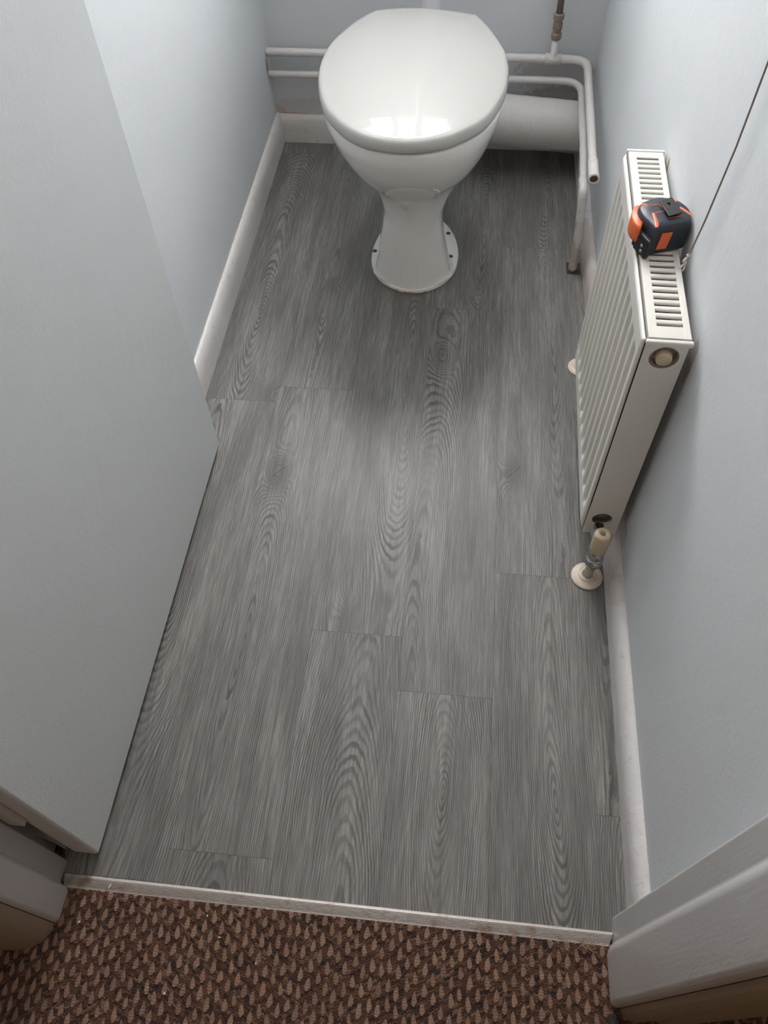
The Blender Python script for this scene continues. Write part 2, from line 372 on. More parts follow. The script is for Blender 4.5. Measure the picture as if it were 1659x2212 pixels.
def wallbox(name, args, m):
    bm = bmesh.new()
    for a in args: box(bm, *a)
    return struct(obj(name, bm, m))
HZ = 2.40
wallbox('wall_left', [(XL-.1, XL, YF-.02, YB+.1, -.02, HZ)], M_wallleft)
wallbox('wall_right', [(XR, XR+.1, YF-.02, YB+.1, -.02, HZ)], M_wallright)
wallbox('wall_back', [(XL, WIN[0], YB, YB+.1, -.02, HZ), (WIN[1], XR, YB, YB+.1, -.02, HZ), (WIN[0], WIN[1], YB, YB+.1, -.02, WIN[2]), (WIN[0], WIN[1], YB, YB+.1, WIN[3], HZ)], M_wallback)
wallbox('wall_front', [(-1.2, -.062, -.078, YF-.001, -.02, HZ), (.845, 1.6, -.078, YF-.001, -.02, HZ), (-.062, .845, -.078, YF-.001, 2.05, HZ)], M_hallwall)
wallbox('wall_hall', [(-1.3, 1.7, -1.5, -1.4, -.02, HZ)], M_hallwall)
wallbox('wall_hall_left', [(-1.3, -1.2, -1.4, YF, -.02, HZ)], M_hallwall)
wallbox('wall_hall_right', [(1.6, 1.7, -1.4, YF, -.02, HZ)], M_hallwall)
wallbox('ceiling', [(-1.3, 1.7, -1.5, YB+.1, HZ, HZ+.05)], M_ceil)
# window
bm = bmesh.new(); x0, x1, z0, z1 = WIN; ym0, ym1 = 1.955, 1.995; fwd_ = .035
box(bm, x0, x0+fwd_, ym0, ym1, z0, z1); box(bm, x1-fwd_, x1, ym0, ym1, z0, z1)
box(bm, x0+fwd_, x1-fwd_, ym0, ym1, z0, z0+fwd_); box(bm, x0+fwd_, x1-fwd_, ym0, ym1, z1-fwd_, z1)
box(bm, .235, .275, ym0+.001, ym1-.001, z0+fwd_, z1-fwd_)
wn = struct(obj('window_1', bm, M_frame))
tg = NT('window_glass'); tg.t.nodes.remove(tg.b)
o_ = [n for n in tg.t.nodes if n.type == 'OUTPUT_MATERIAL'][0]
tr = tg.n('ShaderNodeBsdfTransparent'); gl = tg.n('ShaderNodeBsdfGlossy'); gl.inputs['Roughness'].default_value = .02
fz = tg.n('ShaderNodeFresnel'); mx = tg.n('ShaderNodeMixShader'); geo = tg.n('ShaderNodeNewGeometry'); tg.l(tg.math('MULTIPLY', fz.outputs[0], tg.math('SUBTRACT', 1.0, geo.outputs['Backfacing'])), mx.inputs[0]); tg.l(tr.outputs[0], mx.inputs[1]); tg.l(gl.outputs[0], mx.inputs[2]); tg.l(mx.outputs[0], o_.inputs[0])
bm = bmesh.new(); box(bm, x0+.02, .255, 1.972, 1.976, z0+.02, z1-.02); box(bm, .2555, x1-.02, 1.972, 1.976, z0+.02, z1-.02)
obj('window_pane', bm, tg.m, wn)

# baseboards: chamfered top, slightly wobbly paint edge
def skirt(name, a, b, inward, h, th, m):
    """a,b floor points of the face foot; inward = direction from wall into room"""
    a, b, n = Vector(a), Vector(b), Vector(inward); L = (b-a).length; k = int(L/.012)
    prof = [(0, 0), (0, h*.55), (-th*.12, h*.80), (-th*.45, h*.95), (-th*.75, h), (-th-.001, h)]
    bm = bmesh.new(); rows = []
    for i in range(k+1):
        p = a.lerp(b, i/k); row = []
        for j, (o, z) in enumerate(prof):
            wob = random.uniform(-.0006, .0006) if j in (1, 2, 3) else 0
            q = p + n*(o+wob); row.append(bm.verts.new((q.x, q.y, z + (random.uniform(-.0008, .0008) if j >= 3 else 0) + (-.001 if j == 0 else 0))))
        rows.append(row)
    for r0, r1 in zip(rows, rows[1:]):
        for j in range(len(prof)-1): bm.faces.new((r0[j], r1[j], r1[j+1], r0[j+1]))
    bmesh.ops.recalc_face_normals(bm, faces=bm.faces[:])
    bm.normal_update(); c0 = sum((f.normal for f in bm.faces), Vector())
    if c0.dot(n) < 0: bmesh.ops.reverse_faces(bm, faces=bm.faces[:])
    return struct(obj(name, bm, m, smooth=True))
skirt('baseboard_left', (0, YF+.012, 0), (0, D+.014, 0), (1,0,0), .077, .0145, M_skirt)
skirt('baseboard_right', (W, YF-.004, 0), (W, D+.014, 0), (-1,0,0), .058, .018, M_skirtR)
skirt('baseboard_back', (-.012, D, 0), (.80, D, 0), (0,-1,0), .073, .0145, M_skirt)

# door frame: rebated linings and architraves
def postmesh(name, prof, m, z1=2.03, bw=.003):
    bm = bmesh.new(); prism(bm, prof, -.004, z1); o = obj(name, bm, m); bevel(o, bw, 2); return struct(o)
postmesh('trim_1', [(.007,.019),(-.061,.019),(-.061,-.062),(.019,-.062),(.023,-.056),(.0235,-.022),(.019,-.0165),(.008,-.013)], M_gloss)
postmesh('trim_2', [(.773,.0175),(.772,-.014),(.766,-.020),(.7625,-.028),(.7635,-.082),(.767,-.0865),(.846,-.0865),(.846,.019),(.776,.019)], M_gloss)
arc = [(.019-.0*1, -.0622)]
arc = [(.018,-.0625),(.0165,-.074),(.010,-.085),(-.002,-.094),(-.02,-.099),(-.045,-.101),(-.065,-.098),(-.065,-.079),(-.0615,-.0785),(-.0615,-.0625)]
postmesh('trim_3', arc, M_archi, 2.08, .001)
arc = [(.775,-.087),(.777,-.094),(.786,-.100),(.798,-.1005),(.803,-.096),(.812,-.0945),(.822,-.0985),(.832,-.1005),(.845,-.099),(.847,-.087)]
postmesh('trim_4', arc, M_archi, 2.08, .0008)
bm = bmesh.new(); box(bm, .008, .772, -.060, .019, 2.03, 2.0495); box(bm, -.061, .846, -.0861, .0189, 2.031, 2.0499)
struct(obj('trim_5', bm, M_gloss))

# door leaf, swung open against the left wall
dr = Matrix.Translation((.0552, .0270, 0)) @ Matrix.Rotation(math.radians(-.42), 4, 'Z')
me = None
bm = bmesh.new()
ny, nz = 60, 40; LY, LZ0, LZ1, TH = .760, .012, 1.985, .0375
box(bm, -TH, 0, 0, LY, LZ0, LZ1)
o = obj('door_1', bm, M_door); o.matrix_world = dr; bevel(o, .004, 3); struct(o); door = o
bm = bmesh.new()
for zc in (.275, 1.75):
    box(bm, -.0478, -.028, -.0080, -.0004, zc-.075, zc+.075)
h = obj('hinge', bm, M_gloss, door)

# ============================================================ TOILET
KN = [0, .03, .1, .2, .32, .45, .6, .8, .93, 1]
ell = lambda a, s0=.5, ex=1.0: [a*math.sqrt(max(0, 1-((s-s0)/(s0 if s < s0 else 1-s0))**2))**ex for s in KN]
LV = [ # z, cx, front, back, widths at KN
 (-.001, .3995, 1.272, 1.570, ell(.1035,.42)), (.006, .3995, 1.271, 1.570, ell(.104,.42)), (.0105, .3995, 1.2725, 1.568, ell(.1025,.42)),
 (.0118, .3995, 1.2735, 1.566, [0,.036,.069,.0930,.0940,.079,.067,.060,.038,0]),
 (.018, .3990, 1.2745, 1.562, [0,.034,.064,.086,.0865,.074,.0655,.059,.038,0]),
 (.030, .3985, 1.2765, 1.562, [0,.033,.062,.084,.0845,.072,.065,.059,.038,0]),
 (.05, .398, 1.279, 1.560, [0,.031,.0585,.0785,.0795,.070,.064,.058,.038,0]),
 (.09, .3955, 1.283, 1.558, [0,.029,.053,.0715,.0725,.067,.063,.058,.038,0]),
 (.13, .3955, 1.285, 1.558, [0,.027,.049,.0645,.0665,.065,.062,.058,.04,0]),
 (.16, .3975, 1.284, 1.562, [0,.026,.047,.061,.0655,.0655,.064,.058,.04,0]),
 (.180, .398, 1.281, 1.568, [0,.026,.048,.064,.071,.0725,.070,.061,.042,0]),
 (.20, .398, 1.276, 1.575, [0,.026,.049,.068,.080,.083,.080,.068,.046,0]),
 (.225, .3975, 1.266, 1.588, [0,.028,.054,.078,.096,.103,.100,.085,.055,0]),
 (.25, .3965, 1.250, 1.600, [0,.034,.065,.094,.115,.1225,.118,.100,.065,0]),
 (.275, .3955, 1.229, 1.615, ell(.138,.49)), (.30, .395, 1.209, 1.630, ell(.150,.47)), (.325, .394, 1.190, 1.648, ell(.160,.46)),
 (.348, .393, 1.177, 1.665, ell(.1685,.45)), (.382, .3925, 1.1645, 1.68, ell(.1775,.44)), (.398, .3925, 1.1635, 1.68, ell(.1785,.44)),
 (.401, .3925, 1.167, 1.677, ell(.1750,.44))]
LA = np.array([[l[0], l[1], l[2], l[3]]+l[4] for l in LV])
def pchip(x, y, xs):
    h = np.diff(x); dl = np.diff(y)/h; m = np.zeros(len(x)); m[0], m[-1] = dl[0], dl[-1]
    for i in range(1, len(x)-1):
        if dl[i-1]*dl[i] > 0:
            w1, w2 = 2*h[i]+h[i-1], h[i]+2*h[i-1]; m[i] = (w1+w2)/(w1/dl[i-1]+w2/dl[i])
    i = np.clip(np.searchsorted(x, xs)-1, 0, len(x)-2); t = (xs-x[i])/h[i]
    return (2*t**3-3*t**2+1)*y[i]+(t**3-2*t**2+t)*h[i]*m[i]+(-2*t**3+3*t**2)*y[i+1]+(t**3-t**2)*h[i]*m[i+1]
def ring_pts(row, n=40):
    z, cx, f, b = row[:4]; wv = np.array(row[4:]); s = (1-np.cos(np.pi*np.arange(n+1)/n))/2
    # interpolate in angle space so the nose stays round
    kt = np.arccos(1-2*np.array(KN)); ww = pchip(kt, wv, np.arccos(1-2*s)); ww = np.maximum(ww, 0); ww[0] = ww[-1] = 0
    y = f+(b-f)*s
    return [(cx+ww[i], y[i], z) for i in range(n+1)]+[(cx-ww[i], y[i], z) for i in range(n-1, 0, -1)]
zs = np.concatenate([[-.001,.003,.006,.009,.0105,.0114,.0118,.0135], np.linspace(.016,.388,46), [.393,.398,.400,.401]])
rows = np.array([pchip(LA[:,0], LA[:,k], zs) for k in range(LA.shape[1])]).T
toilet = thing('toilet', 'white toilet with closed oval lid standing on the grey plank floor', 'toilet')
bm = bmesh.new(); rr = [[bm.verts.new(p) for p in ring_pts(r)] for r in rows]; n = len(rr[0])
for a, b in zip(rr, rr[1:]):
    for i in range(n): bm.faces.new((a[i], a[(i+1)%n], b[(i+1)%n], b[i]))
bm.faces.new(rr[0][::-1]); bm.faces.new(rr[-1])
# rear deck and inlet horn
bmesh.ops.recalc_face_normals(bm, faces=bm.faces[:])
bvh = BVHTree.FromBMesh(bm)
bowl = obj('bowl', bm, M_china, toilet, smooth=True)
bm = bmesh.new(); tube(bm, bend([(.40,1.64,.335),(.40,1.7095,.335)], .01), [.036]*2 if False else .034, 24); obj('inlet_spout', bm, M_china, toilet, smooth=True)
bm = bmesh.new(); tube(bm, bend([(.40,1.53,.20),(.41,1.70,.17),(.47,1.79,.13),(.505,1.803,.130)], .08), .052, 24); obj('outlet_spout', bm, M_china, toilet, smooth=True)
# seat + lid outlines measured round the rim (x, y)
LP = [(.398,1.159),(.457,1.174),(.500,1.203),(.539,1.249),(.564,1.315),(.5745,1.365),(.577,1.425),(.571,1.478),(.560,1.515),(.540,1.568),(.512,1.622),
      (.498,1.631),(.451,1.644),(.402,1.652),(.354,1.652),(.300,1.641),(.284,1.630),(.256,1.592),(.230,1.540),(.214,1.497),(.2055,1.440),(.2065,1.385),(.217,1.325),(.235,1.268),(.260,1.228),(.290,1.195),(.335,1.168)]
OUT = [v for v in resample_closed([Vector((a, b, 0)) for a, b in LP], 132)]
CEN = Vector((.392, 1.40, 0)); TILT = .034
lidz = lambda y: .4045 + TILT*(y-1.16)
SMO = list(OUT)
for _ in range(260): SMO = [(SMO[i-1]+SMO[i]*2+SMO[(i+1)%len(SMO)])/4 for i in range(len(SMO))]
def shell(prof, cen=CEN, up=True):
    bm = bmesh.new(); rings = []
    for r, dz in prof:
        k = min(1, max(0, (.96-r)/.35)) if up else 0; Q = [a.lerp(b, k) for a, b in zip(OUT, SMO)]
        rings.append([bm.verts.new((cen.x+(p.x-cen.x)*r, cen.y+(p.y-cen.y)*r, lidz(cen.y+(p.y-cen.y)*r)+dz)) for p in Q])
    n = len(OUT)
    for a, b in zip(rings, rings[1:]):
        for i in range(n): bm.faces.new((a[i], a[(i+1)%n], b[(i+1)%n], b[i]))
    bm.faces.new(rings[0][::-1]); bm.faces.new(rings[-1])
    bmesh.ops.recalc_face_normals(bm, faces=bm.faces[:]); return bm
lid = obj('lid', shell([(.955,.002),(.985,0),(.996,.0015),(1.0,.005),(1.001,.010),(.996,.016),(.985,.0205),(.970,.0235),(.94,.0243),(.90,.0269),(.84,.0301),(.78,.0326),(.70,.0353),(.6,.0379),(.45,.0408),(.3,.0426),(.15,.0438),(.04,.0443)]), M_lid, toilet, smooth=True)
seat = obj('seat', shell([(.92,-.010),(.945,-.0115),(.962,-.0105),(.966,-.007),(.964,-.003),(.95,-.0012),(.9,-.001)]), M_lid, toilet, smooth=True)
bm = bmesh.new()
bm.free()
for x in (.325, .475):
    bm = bmesh.new(); lathe(bm, [(.011,-.018),(.011,.018)], 16, (x, 1.640, .4085), (1,0,0)); box(bm, x-.006, x+.006, 1.625, 1.642, .385, .409)
    obj('seat_hinge', bm, M_lid, toilet)
for (x, y) in ((.4745,1.488),(.4845,1.400),(.3025,1.408)):
    bm = bmesh.new(); lathe(bm, [(.0001,.0135),(.003,.0135),(.0052,.0125),(.0058,.0112),(.0058,.008)], 14, (x, y, 0)); obj('floor_screw', bm, M_screw, toilet)
# half-peeled film across the throat of the pedestal
def film(pts, off):
    bm = bmesh.new(); vs = []
    for x, z in pts:
        hit = bvh.ray_cast(Vector((x, .9, z)), Vector((0,1,0)))[0]
        vs.append(bm.verts.new((x, hit.y-off, z)))
    return bm, vs
def film_obj(x0, x1, z0f, z1f, nm, off, nx=40, nz=16):
    bm = bmesh.new(); G = []
    for i in range(nx+1):
        x = x0+(x1-x0)*i/nx; col = []
        for j in range(nz+1):
            z = z0f(i/nx)+(z1f(i/nx)-z0f(i/nx))*j/nz
            hit = bvh.ray_cast(Vector((x, .9, z)), Vector((0,1,0)))[0]
            col.append(bm.verts.new((x, hit.y-off(i/nx, j/nz), z-off(i/nx, j/nz)*.8)))
        G.append(col)
    for a, b in zip(G, G[1:]):
        for j in range(nz): bm.faces.new((a[j], b[j], b[j+1], a[j+1]))
    o = obj(nm, bm, M_sticker, toilet, smooth=True)
    s = o.modifiers.new('s', 'SOLIDIFY'); s.thickness = .0004; s.offset = 0
    return o
film_obj(.350, .447, lambda t: .252-.006*math.sin(PI*t), lambda t: .253+.064*math.sin(PI*min(1,max(0,t*.96+.02)))**.35, 'peeling_film', lambda a, b: -.0004+.0013*min(1, b*2.5))
# curled torn edge on the right, a small curl on the left
bm = bmesh.new()
tube(bm, [(x, bvh.ray_cast(Vector((x,.9,z)), Vector((0,1,0)))[0].y-.0012, z) for x, z in ((.447,.312),(.4455,.300),(.4535,.292),(.4575,.280),(.4565,.266),(.450,.254),(.445,.248))], [.0008,.0019,.0016,.0019,.0012,.0016,.0006], 8)
obj('film_curl', bm, M_sticker, toilet, smooth=True); bm = bmesh.new()
tube(bm, [(x, bvh.ray_cast(Vector((x,.9,z)), Vector((0,1,0)))[0].y-.0012, z) for x, z in ((.349,.280),(.350,.270),(.356,.263))], [.0006,.0014,.0008], 8)
obj('film_curl', bm, M_sticker, toilet, smooth=True)

# flush pipe from the cistern above
bm = bmesh.new(); tube(bm, bend([(.400,1.722,.335),(.402,1.803,.335),(.402,1.803,1.25)], .045, 10), .0215, 28)
lathe(bm, [(.030,-.012),(.030,.012)], 28, (.401,1.722,.335), (0,1,0))
tag(obj('flush_pipe', bm, M_flush, smooth=True), 'white plastic flush pipe rising behind the toilet lid at the top', 'pipe')

# ============================================================ PIPES
def lumpy(pts, r, seg=18, amp=.0006, step=.006):
    pp = densify(pts, step); rr = [r*(1+0)+random.uniform(-amp, amp) for _ in pp]
    rr = [(rr[max(i-1,0)]+rr[i]+rr[min(i+1,len(rr)-1)])/3 for i in range(len(rr))]
    return pp, rr
up = thing('water_pipe', 'upper white-painted pipe along the back wall with an open capped end beside the radiator', 'pipe')
bm = bmesh.new(); pp, rr = lumpy(bend([(-.0148,1.868,.246),(.65,1.868,.246),(.783,1.867,.246),(.7735,1.47,.246),(.7720,1.372,.246)], .042, 10), .0096)
tube(bm, pp, rr, 18); obj('pipe_run', bm, M_pipe, up, smooth=True)
bm = bmesh.new(); lathe(bm, [(.0098,0),(.0115,.004),(.0112,.045),(.0118,.060),(.0125,.066),(.0118,.070),(.0085,.0705),(.0080,.0640)], 22, (.7728,1.430,.246), (-.018,-1,0), cap=False)
lathe(bm, [(.0082,0),(.0082,.0012)], 16, (.7716,1.3645,.246), (-.018,-1,0), mi=1)
obj('end_cap', bm, [M_pipe, M_screw], up, smooth=True)
bm = bmesh.new(); lathe(bm, [(.0125,0),(.0125,.040)], 20, (.680,1.868,.246), (1,0,0)); lathe(bm, [(.0115,0),(.0105,.012),(.0092,.013),(.0092,.046)], 20, (.700,1.868,.246), (0,-.02,1))
obj('tee_joint', bm, M_pipe, up, smooth=True)
vt = bpy.data.objects.new('tmp', None)
bm = bmesh.new()
lathe(bm, [(.0098,0),(.0125,.001),(.0128,.013),(.010,.015),(.0098,.020),(.0112,.022),(.0112,.036),(.0098,.038),(.010,.043),(.0126,.044),(.0128,.056),(.0095,.058)], 8, (.700,1.867,.292), (-.02,-.02,1))
box(bm, .6965, .7025, 1.851, 1.858, .316, .324)
o = obj('isolating_valve', bm, M_brass, up); bevel(o, .001, 2)
bm = bmesh.new(); tube(bm, [(.699,1.866,.345),(.698,1.866,.5),(.698,1.87,1.25)], .0078, 16); obj('riser_pipe', bm, M_greypipe, up, smooth=True)

lp = thing('water_pipe', 'lower white-painted pipe along the back wall bending down through the floor', 'pipe')
bm = bmesh.new(); pp, rr = lumpy(bend([(-.0148,1.866,.193),(.65,1.866,.196),(.777,1.865,.196),(.769,1.55,.193),(.7645,1.452,.188)], .055, 10), .0086)
tube(bm, pp, rr, 18); obj('pipe_run', bm, M_pipe, lp, smooth=True)
bm = bmesh.new(); pp, rr = lumpy(bend([(.7645,1.453,.188),(.7630,1.412,.187),(.7690,1.392,.10),(.7715,1.388,-.0005)], .03, 10), .0098, amp=.0012)
tube(bm, pp, rr, 18); obj('pipe_drop', bm, M_pipelow, lp, smooth=True)
# soil pipe
sp_ = thing('soil_pipe', 'fat white-painted soil pipe running behind the toilet to the right wall', 'pipe')
bm = bmesh.new(); pp, rr = lumpy([(.515,1.803,.130),(.806,1.803,.110)], .0600, 40, .0006, .008); tube(bm, pp, rr, 40); obj('pipe_barrel', bm, M_soil, sp_, smooth=True)
bm = bmesh.new(); lathe(bm, [(.0615,0),(.069,.003),(.070,.040),(.066,.046),(.0615,.047)], 40, (.512,1.803,.130), (1,0,-.058)); obj('pipe_collar', bm, M_soil, sp_, smooth=True)

# ============================================================ RADIATOR
RL, RD, RZ0, RZ1 = .422, .060, .083, .511
rad = thing('radiator', 'white ribbed panel radiator with slotted top grille mounted on the right wall', 'radiator', (.738, .592, 0), -.018)
# local: y along the wall (0 = near end), x 0..RD into the wall, z up
def heightpanel():
    nu, nv = 260, 120; ys = np.linspace(.004, RL-.004, nu); zz = np.linspace(RZ0+.002, RZ1-.004, nv)
    Y, Z = np.meshgrid(ys, zz, indexing='ij'); p = .0333
    wv = .5-.5*np.cos(2*np.pi*(Y-.012)/p); wv = np.clip((wv-.18)/.62, 0, 1); wv = wv*wv*(3-2*wv)
    zl, zh = RZ0+.030, RZ1-.034
    m = np.clip((Z-zl)/.020, 0, 1)*np.clip((zh-Z)/.020, 0, 1); m = m*m*(3-2*m)
    ed = np.clip((Y-.018)/.006, 0, 1)*np.clip((RL-.018-Y)/.006, 0, 1)
    X = .0015 + .0085*wv*m*ed
    # rolled edges
    e = np.minimum(np.minimum(Y-.004, RL-.004-Y), np.minimum(Z-RZ0-.002, RZ1-.004-Z)); X = X + .0035*np.exp(-(e/.0022)**2)*1.0
    me = bpy.data.meshes.new('front_panel'); v = np.stack([X, Y, Z], -1).reshape(-1, 3)
    i = np.arange(nu-1)[:, None]*nv+np.arange(nv-1)[None]; f = np.stack([i, i+1, i+nv+1, i+nv], -1).reshape(-1, 4)
    b0 = len(v)
    me.from_pydata(v.tolist(), [], f.tolist()); return me
fp = objm('front_panel', heightpanel(), M_rad, rad, smooth=True)
so = fp.modifiers.new('s', 'SOLIDIFY'); so.thickness = .0022; so.offset = -1
bm = bmesh.new(); box(bm, RD-.008, RD-.003, .006, RL-.006, RZ0+.004, RZ1-.012)
o = obj('rear_panel', bm, M_rad, rad); bevel(o, .001)
bm = bmesh.new()
for i in range(26): box(bm, .0130, .0500, .012+i*.0155, .0165+i*.0155, RZ0+.03, RZ1-.030)
o = obj('convector_fin', bm, M_dark, rad)
# side covers, the near one with two round openings
def sideplate(y, holes):
    bm = bmesh.new(); x0, x1, z0, z1 = .0065, RD, RZ0-.004, RZ1-.004
    outer = [bm.verts.new((a, y, b)) for a, b in ((x0,z0),(x1-.003,z0),(x1,z0+.003),(x1,z1),(x0,z1))]
    ed = [bm.edges.new((outer[i], outer[(i+1)%5])) for i in range(5)]
    for (cx, cz, r) in holes:
        c = [bm.verts.new((cx+r*math.cos(2*PI*k/40), y, cz+r*math.sin(2*PI*k/40))) for k in range(40)]
        ed += [bm.edges.new((c[k], c[(k+1)%40])) for k in range(40)]
    bmesh.ops.triangle_fill(bm, edges=ed, use_beauty=True)
    # keep only faces outside the holes
    bad = [f for f in bm.faces if any((f.calc_center_median()-Vector((cx,y,cz))).length < r*.98 for cx, cz, r in holes)]
    bmesh.ops.delete(bm, geom=bad, context='FACES')
    bmesh.ops.recalc_face_normals(bm, faces=bm.faces[:])
    o = obj('side_panel', bm, M_rad, rad); s = o.modifiers.new('s', 'SOLIDIFY'); s.thickness = .0016; s.offset = 0
    return o
sideplate(0.0, [(.034, RZ1-.029, .0185), (.031, RZ0+.036, .0165)])
sideplate(RL, [])
# grille: frame and bars
bm = bmesh.new(); gz0, gz1 = RZ1-.003, RZ1; gx0, gx1 = .0085, RD+.001
box(bm, gx0, gx0+.0115, .004, RL-.002, gz0, gz1); box(bm, gx1-.0085, gx1, .004, RL-.002, gz0, gz1)
nb = 30; ya, yb = .022, RL-.014; pt = (yb-ya)/nb
box(bm, gx0+.0110, gx1-.0080, .0041, ya+pt-.0089, gz0, gz1-.0001); box(bm, gx0+.0110, gx1-.0080, yb-pt+.0089, RL-.0021, gz0, gz1-.0001)
for i in range(1, nb): 
    yc = ya+i*pt
    ns = 6; pr = [(yc-.0040,gz0-.0012),(yc-.0040,gz1-.0012),(yc-.0022,gz1),(yc+.0022,gz1),(yc+.0040,gz1-.0012),(yc+.0040,gz0-.0012)]
    prism(bm, pr, gx0+.0105, gx1-.0075, axis='x')
box(bm, gx0, gx0+.0018, .004, RL-.002, gz0-.008, gz1-.0005); box(bm, gx1-.0015, gx1, .004, RL-.002, gz0-.012, gz1-.0005)
o = obj('top_grille', bm, M_grille, rad); bevel(o, .0008, 2)
bm = bmesh.new(); box(bm, .006, RD+.0035, -.003, .0035, RZ1-.009, RZ1-.0012); o = obj('end_lip', bm, M_rad, rad); bevel(o, .0018, 3)
bm = bmesh.new(); box(bm, .006, RD+.0035, RL-.003, RL+.003, RZ1-.010, RZ1+.0015); o = obj('end_lip', bm, M_rad, rad); bevel(o, .0018, 3)
# blanking plug in the upper hole
bm = bmesh.new()
lathe(bm, [(.0185,.012),(.0182,.001),(.0165,-.0005),(.0160,.004),(.0150,.006),(.0150,.009)], 36, (.034,0,RZ1-.029), (0,1,0), cap=False)
lathe(bm, [(.0100,.0075),(.0160,.0075)], 36, (.034,0,RZ1-.029), (0,1,0), cap=False)
pg = obj('plug_ring', bm, M_brass, rad, smooth=True)
bm = bmesh.new(); lathe(bm, [(.0001,-.0040),(.0092,-.0040),(.0102,-.0030),(.0106,.006),(.0106,.008)], 30, (.034,.0,RZ1-.030), (0,1,0), cap=False)
obj('blanking_plug', bm, M_cream, rad, smooth=True)
bm = bmesh.new()
lathe(bm, [(.0175,.014),(.0165,.004)], 36, (.031,0,RZ0+.036), (0,1,0), cap=False)
lathe(bm, [(.0001,.008),(.0150,.008),(.0152,.012)], 36, (.031,0,RZ0+.036), (0,1,0), cap=False)
obj('socket_ring', bm, M_brass, rad, smooth=True)
# wall brackets
for yy in (.08, .34):
    bm = bmesh.new(); box(bm, RD-.004, RD+.0125, yy-.012, yy+.012, .16, .44); obj('wall_bracket', bm, M_dark, rad)

# near valve
rv = thing('radiator_valve', 'cream-capped radiator valve on a short pipe at the near end of the radiator', 'valve')
VX, VY = .7655, .550
bm = bmesh.new(); lathe(bm, [(.0135,.092),(.0142,.094),(.0142,.132),(.0128,.1365),(.0105,.1385),(.0048,.1385),(.0045,.1355),(.0001,.1352)], 36, (VX, VY, 0), cap=False)
o = obj('valve_cap', bm, M_cream, rv, smooth=True)
bm = bmesh.new(); lathe(bm, [(.0001,.1372),(.0022,.1372),(.0026,.1360),(.0030,.1354)], 14, (VX, VY, 0), cap=False); obj('cap_screw', bm, M_brass, o, smooth=True)
bm = bmesh.new()
lathe(bm, [(.0075,.040),(.0118,.044),(.0118,.068),(.0128,.072),(.0130,.095)], 32, (VX, VY, 0))
obj('valve_body', bm, M_chrome, rv, smooth=True)
bm = bmesh.new(); lathe(bm, [(.0085,.0),(.0085,.030)], 20, (VX, VY+.006, .106), (0,1,.1)); obj('union_pipe', bm, M_chrome, rv, smooth=True)
bm = bmesh.new(); lathe(bm, [(.0118,.047),(.0150,.050),(.0150,.062),(.0145,.0635),(.0150,.0650),(.0148,.0675),(.0118,.070)], 6, (VX, VY, 0))
lathe(bm, [(.0140,.0515),(.0154,.054),(.0154,.0565),(.0146,.058),(.0156,.060),(.0156,.0625),(.0140,.0655)], 36, (VX, VY, 0))
obj('compression_nut', bm, M_chrome, rv, smooth=False)
bm = bmesh.new(); lathe(bm, [(.0125,0),(.0130,.003),(.0130,.011),(.0100,.014)], 6, (VX, VY+.013, .1065), (0,1,.1)); obj('union_nut', bm, M_chrome, rv)
bm = bmesh.new(); tube(bm, densify([(VX,VY,.045),(VX-.001,VY+.001,-.0005)], .01), .0078, 20); obj('pipe_tail', bm, plain('grubby_pipe_tail', (.55,.49,.42,1), .45, nz=.4, nsc=80, c2=(.28,.24,.20,1)), rv, smooth=True)
def escut(x, y, name_label, grp):
    bm = bmesh.new(); lathe(bm, [(.0270,.0002),(.0276,.0014),(.0270,.0030),(.0255,.0042),(.0180,.0058),(.0150,.0068),(.0145,.0082),(.0120,.0090),(.0082,.0088),(.0079,.0030)], 48, (x, y, 0), cap=False)
    o = obj('pipe_collar', bm, M_esc, None, smooth=True); return tag(o, name_label, 'pipe collar')
escut(VX-.001, VY+.001, 'dirty white round pipe collar on the floor under the cream-capped valve', None)
# far valve and collar, mostly behind the radiator
VX2, VY2 = .7765, 1.062
escut(VX2, VY2, 'white round pipe collar peeking out beyond the far lower edge of the radiator', None)
fv = thing('radiator_valve', 'second radiator valve hidden at the far end of the radiator', 'valve')
bm = bmesh.new(); tube(bm, densify([(VX2,VY2,-.0005),(VX2,VY2,.09)], .01), .0078, 16); obj('pipe_tail', bm, M_esc, fv, smooth=True)
bm = bmesh.new(); lathe(bm, [(.013,.085),(.0142,.09),(.0142,.13),(.012,.137),(.0001,.1375)], 28, (VX2, VY2, 0), cap=False); lathe(bm, [(.009,0),(.009,.030)], 16, (VX2, VY2-.008, .105), (0,-1,0)); obj('valve_cap', bm, M_cream, fv, smooth=True)

# ============================================================ TAPE MEASURE
TZ = RZ1+.0006
tm = thing('tape_measure', 'black and orange tape measure lying on the radiator top grille', 'tape measure')
SH = -.003
CP = [(.7425,.788),(.7415,.800),(.746,.811),(.755,.8185),(.765,.8245),(.776,.8260),(.7865,.8245),(.796,.820),(.8035,.8125),(.8085,.803),(.8105,.792),(.8105,.780),(.8080,.7725),(.798,.7685),(.782,.7625),(.766,.7565),(.7600,.7525),(.7575,.7560),(.752,.767),(.746,.778)]
CPo = [Vector((a+SH*.3, b, 0)) for a, b in CP]
def case_shell(pts, prof):
    ol = resample_closed(pts, 96); cen = sum(ol, Vector())/len(ol); bm = bmesh.new(); rings = []
    for r, z in prof:
        rings.append([bm.verts.new((cen.x+(p.x-cen.x)*r, cen.y+(p.y-cen.y)*r, z)) for p in ol])
    n = len(ol)
    for a, b in zip(rings, rings[1:]):
        for i in range(n): bm.faces.new((a[i], a[(i+1)%n], b[(i+1)%n], b[i]))
    bm.faces.new(rings[0][::-1]); bm.faces.new(rings[-1]); bmesh.ops.recalc_face_normals(bm, faces=bm.faces[:]); return bm
H = .044
